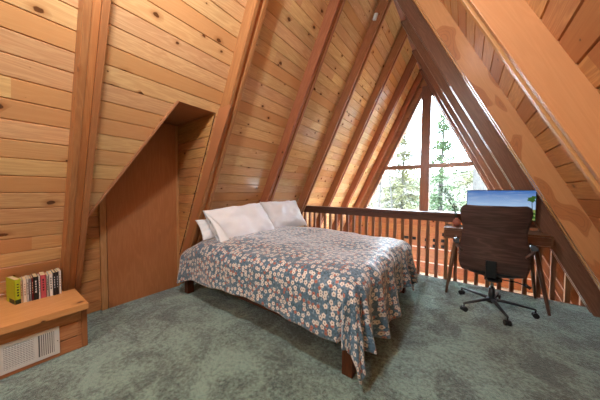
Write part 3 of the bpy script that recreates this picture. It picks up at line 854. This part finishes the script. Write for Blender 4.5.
# arms
for sx in (-1, 1):
    xo = cx+sx*.285
    mb = MB()
    mb.tube([(cx+sx*.235, cyb+.03, .60), (xo, cyb+.05, .655), (xo+sx*.012, cyb+.13, .672), (xo+sx*.012, cyb+.28, .668), (xo, cyb+.36, .63), (cx+sx*.23, cyb+.37, .46)], [.014, .016, .016, .016, .015, .012], 12)
    mb.build('arm', M['walnut'], CH)
    mb = MB(); mb.tube([(xo+sx*.008, cyb+.045, .688), (xo+sx*.012, cyb+.13, .700), (xo+sx*.012, cyb+.27, .697)], [.026, .03, .024], 14, flat=.55); mb.build('arm_pad', M['leather'], CH)
bx_, by_ = .245, 3.065
mb = MB(); mb.box((cx-.01, cyb-.006, .462), (.082, .034, .165), 2, bev=.006)
mb.box((cx+.005, cyb+.02, .352), (.08, .10, .014), 1, bev=.004); mb.build('back_bracket', M['black'], CH)
mb = MB(); mb.box((bx_, by_+.0, .332), (.14, .20, .03), 1, bev=.008); mb.build('tilt_mechanism', M['black'], CH)
mb = MB(); mb.tube([(bx_+.03, by_-.03, .33), (bx_+.18, by_-.10, .345), (bx_+.23, by_-.12, .335)], [.006, .006, .006], 8)
mb.tube([(bx_+.215, by_-.115, .345), (bx_+.265, by_-.13, .318)], [.014, .016], 10); mb.build('lever', M['blackpl'], CH)
mb = MB(); mb.tube([(bx_, by_, .20), (bx_, by_, .32)], .014, 16); mb.build('gas_lift', M['chrome'], CH)
mb = MB(); mb.tube([(bx_, by_, .085), (bx_, by_, .22)], [.03, .025], 18); mb.build('column', M['black'], CH)
mb = MB(); mb.lathe([(.0, .065), (.035, .065), (.045, .08), (.045, .10), (.03, .12), (0, .122)], (bx_, by_, 0), 20)
mb.build('base_hub', M['black'], CH)
for k, an in enumerate((3, 76, 140, 226, 286)):
    a_ = R(an); d = Vector((math.cos(a_), math.sin(a_), 0)); L = .330
    mb = MB(); mb.tube([Vector((bx_, by_, .098)), Vector((bx_, by_, .098))+d*.10, Vector((bx_, by_, .078))+d*L], [.021, .018, .011], 10, flat=.8)
    leg = mb.build('leg', M['black'], CH)
    c = Vector((bx_, by_, 0))+d*L
    mb = MB(); mb.tube([c+Vector((0, 0, .045)), c+Vector((0, 0, .08))], .006, 8)
    s_ = Vector((-d.y, d.x, 0))
    for sg in (-1, 1):
        mb.tube([c+s_*sg*.008+Vector((0, 0, .024)), c+s_*sg*.024+Vector((0, 0, .024))], .024, 16)
    mb.box(c+Vector((0, 0, .035)), (.036, .036, .022), 0, bev=.007)
    mb.build('castor', M['blackpl'], leg)

# ------------------------------------------------------------------ small things
mb = MB()
sc = LS(3.866/SA, 3.53, .055)
mb.box(sc+Vector((0, -.017, 0)), (.055, .034, .10), 2, Matrix.Rotation(R(20), 4, 'Y'), bev=.014)
tag(mb.build('motion_sensor', M['whitemetal']), 'small white plastic sensor high on a left slope rafter', 'sensor')
pq = [(-1.28, -.02), (-1.10, -.02), (-.78, -.03), (-.60, -.02), (-.42, -.01), (-.78, -.225+.0), (-.60, -.17), (-.42, -.16), (-.40, .15)]
for i, (px, pz) in enumerate(pq):
    mb = MB(); mb.box((px, YW-.012, pz), (.11, .022, .075), 0, bev=.004)
    tag(mb.build('wall_block', M['dark']), 'small dark rectangular block on the far gable boards below the window', 'block', 'dark blocks on the gable boards')

# ------------------------------------------------------------------ outside
random.seed(21)
mb = MB()
def hillf(a, b):
    x = -40+80*a; y = 8+60*b
    z = -3.2+.16*max(0, y-14)+.6*noise.noise(Vector((x*.08, y*.08, 0)))*3*b
    return Vector((x, y, z))
mb.grid(hillf, 60, 50); o = struct(mb.build('ground', M['hill'], origin=(0, 0, 0)))
def branchy(name, label, x, y, z0, h, rad, n, lean=0, mat=None):
    mat = mat or M['twig']; mb = MB()
    top = Vector((x+lean, y, z0+h)); base = Vector((x, y, z0))
    def tw(p, d, L, r, dep):
        pts = [p]; dd = d.copy()
        for i in range(4):
            dd = (dd+Vector((random.uniform(-.25, .25), random.uniform(-.25, .25), random.uniform(-.05, .2)))).normalized(); pts.append(pts[-1]+dd*L/4)
        mb.tube(pts, [r, r*.85, r*.65, r*.45, r*.25], 5)
        if dep > 0:
            for i in range(3):
                q = pts[random.choice((1, 2, 3))]; an = random.uniform(0, 6.28)
                tw(q, (dd+Vector((math.cos(an), math.sin(an), .3))*.9).normalized(), L*.55, r*.5, dep-1)
    pts = [base.lerp(top, t)+Vector((random.uniform(-.12, .12), random.uniform(-.1, .1), 0)) for t in (0, .2, .4, .6, .8, 1)]
    mb.tube(pts, [rad, rad*.9, rad*.75, rad*.6, rad*.4, rad*.2], 8)
    for i in range(n):
        t = random.uniform(.25, .95); p = base.lerp(top, t); an = random.uniform(0, 6.28)
        tw(p, Vector((math.cos(an), math.sin(an), random.uniform(.3, 1.2))).normalized(), h*.28*(1.1-t*.6), rad*.35, 2)
    return tag(mb.build(name, mat), label, 'tree')
branchy('bare_tree', 'slender bare tree outside, closest to the left slope', -5.6, 13.5, -3.0, 9, .10, 14, .8)
branchy('bare_tree', 'forked bare tree outside left of the window mullion', -3.9, 12.0, -3.0, 9, .085, 14, .5)
branchy('bare_tree', 'thin bare sapling outside leaning close to the mullion', -3.2, 14.0, -3.0, 7, .06, 12, -.6)
def conifer(name, label, x, y, z0, h, spread, nb, mat, rad=.16):
    root = thing(name, label, 'tree', (x, y, z0)); mb = MB()
    mb.tube([(x, y, z0), (x, y, z0+h*.5), (x+.1, y, z0+h)], [rad, rad*.6, .02], 10); mb.build('trunk', M['bark'], root)
    ml = MB()
    for i in range(nb):
        t = random.uniform(.12, .98); an = random.uniform(0, 6.28); L = spread*(1.05-t)*random.uniform(.6, 1.1)
        d = Vector((math.cos(an), math.sin(an), -.12)); p0 = Vector((x, y, z0+h*t))
        for j in range(int(12+L*40)):
            k = random.uniform(.12, 1); p = p0+d*L*k+Vector((random.gauss(0, .12), random.gauss(0, .12), random.gauss(0, .07)-.15*k*k*L))
            nd = Vector((random.uniform(-1, 1), random.uniform(-1, 1), random.uniform(-.5, .5))).normalized(); q = p+nd*random.uniform(.16, .36)
            s_ = nd.cross(Vector((random.uniform(-1, 1), random.uniform(-1, 1), 1))).normalized()*.035
            ml.quad([p-s_*.6, p+s_*.6, q+s_*.2, q-s_*.2])
    o = ml.build('foliage', mat, root); return root
conifer('conifer', 'green conifer outside just right of the window mullion', -1.0, 13.0, -3.4, 9.6, 2.2, 170, M['needle'])
conifer('conifer', 'pale sunlit conifer standing further up the slope outside', -4.2, 20, -2.2, 9, 3.6, 240, M['needle2'])
conifer('conifer', 'pale bushy tree low behind the bare trees outside', -9.0, 21, -2.4, 6.5, 4.2, 240, M['needle2'])
conifer('conifer', 'distant conifer outside toward the right slope', 1.2, 20, -2.4, 12, 3.6, 260, M['needle2'])
mb = MB(); mb.tube([(.45, 12.2, -3.2), (.47, 12.2, 3), (.42, 12.2, 9)], [.27, .23, .18], 16)
tag(mb.build('tree_trunk', M['bark']), 'thick grey tree trunk outside beside the top of the monitor', 'tree')

# drop helper properties
for o in bpy.data.objects:
    if '_o' in o: del o['_o']
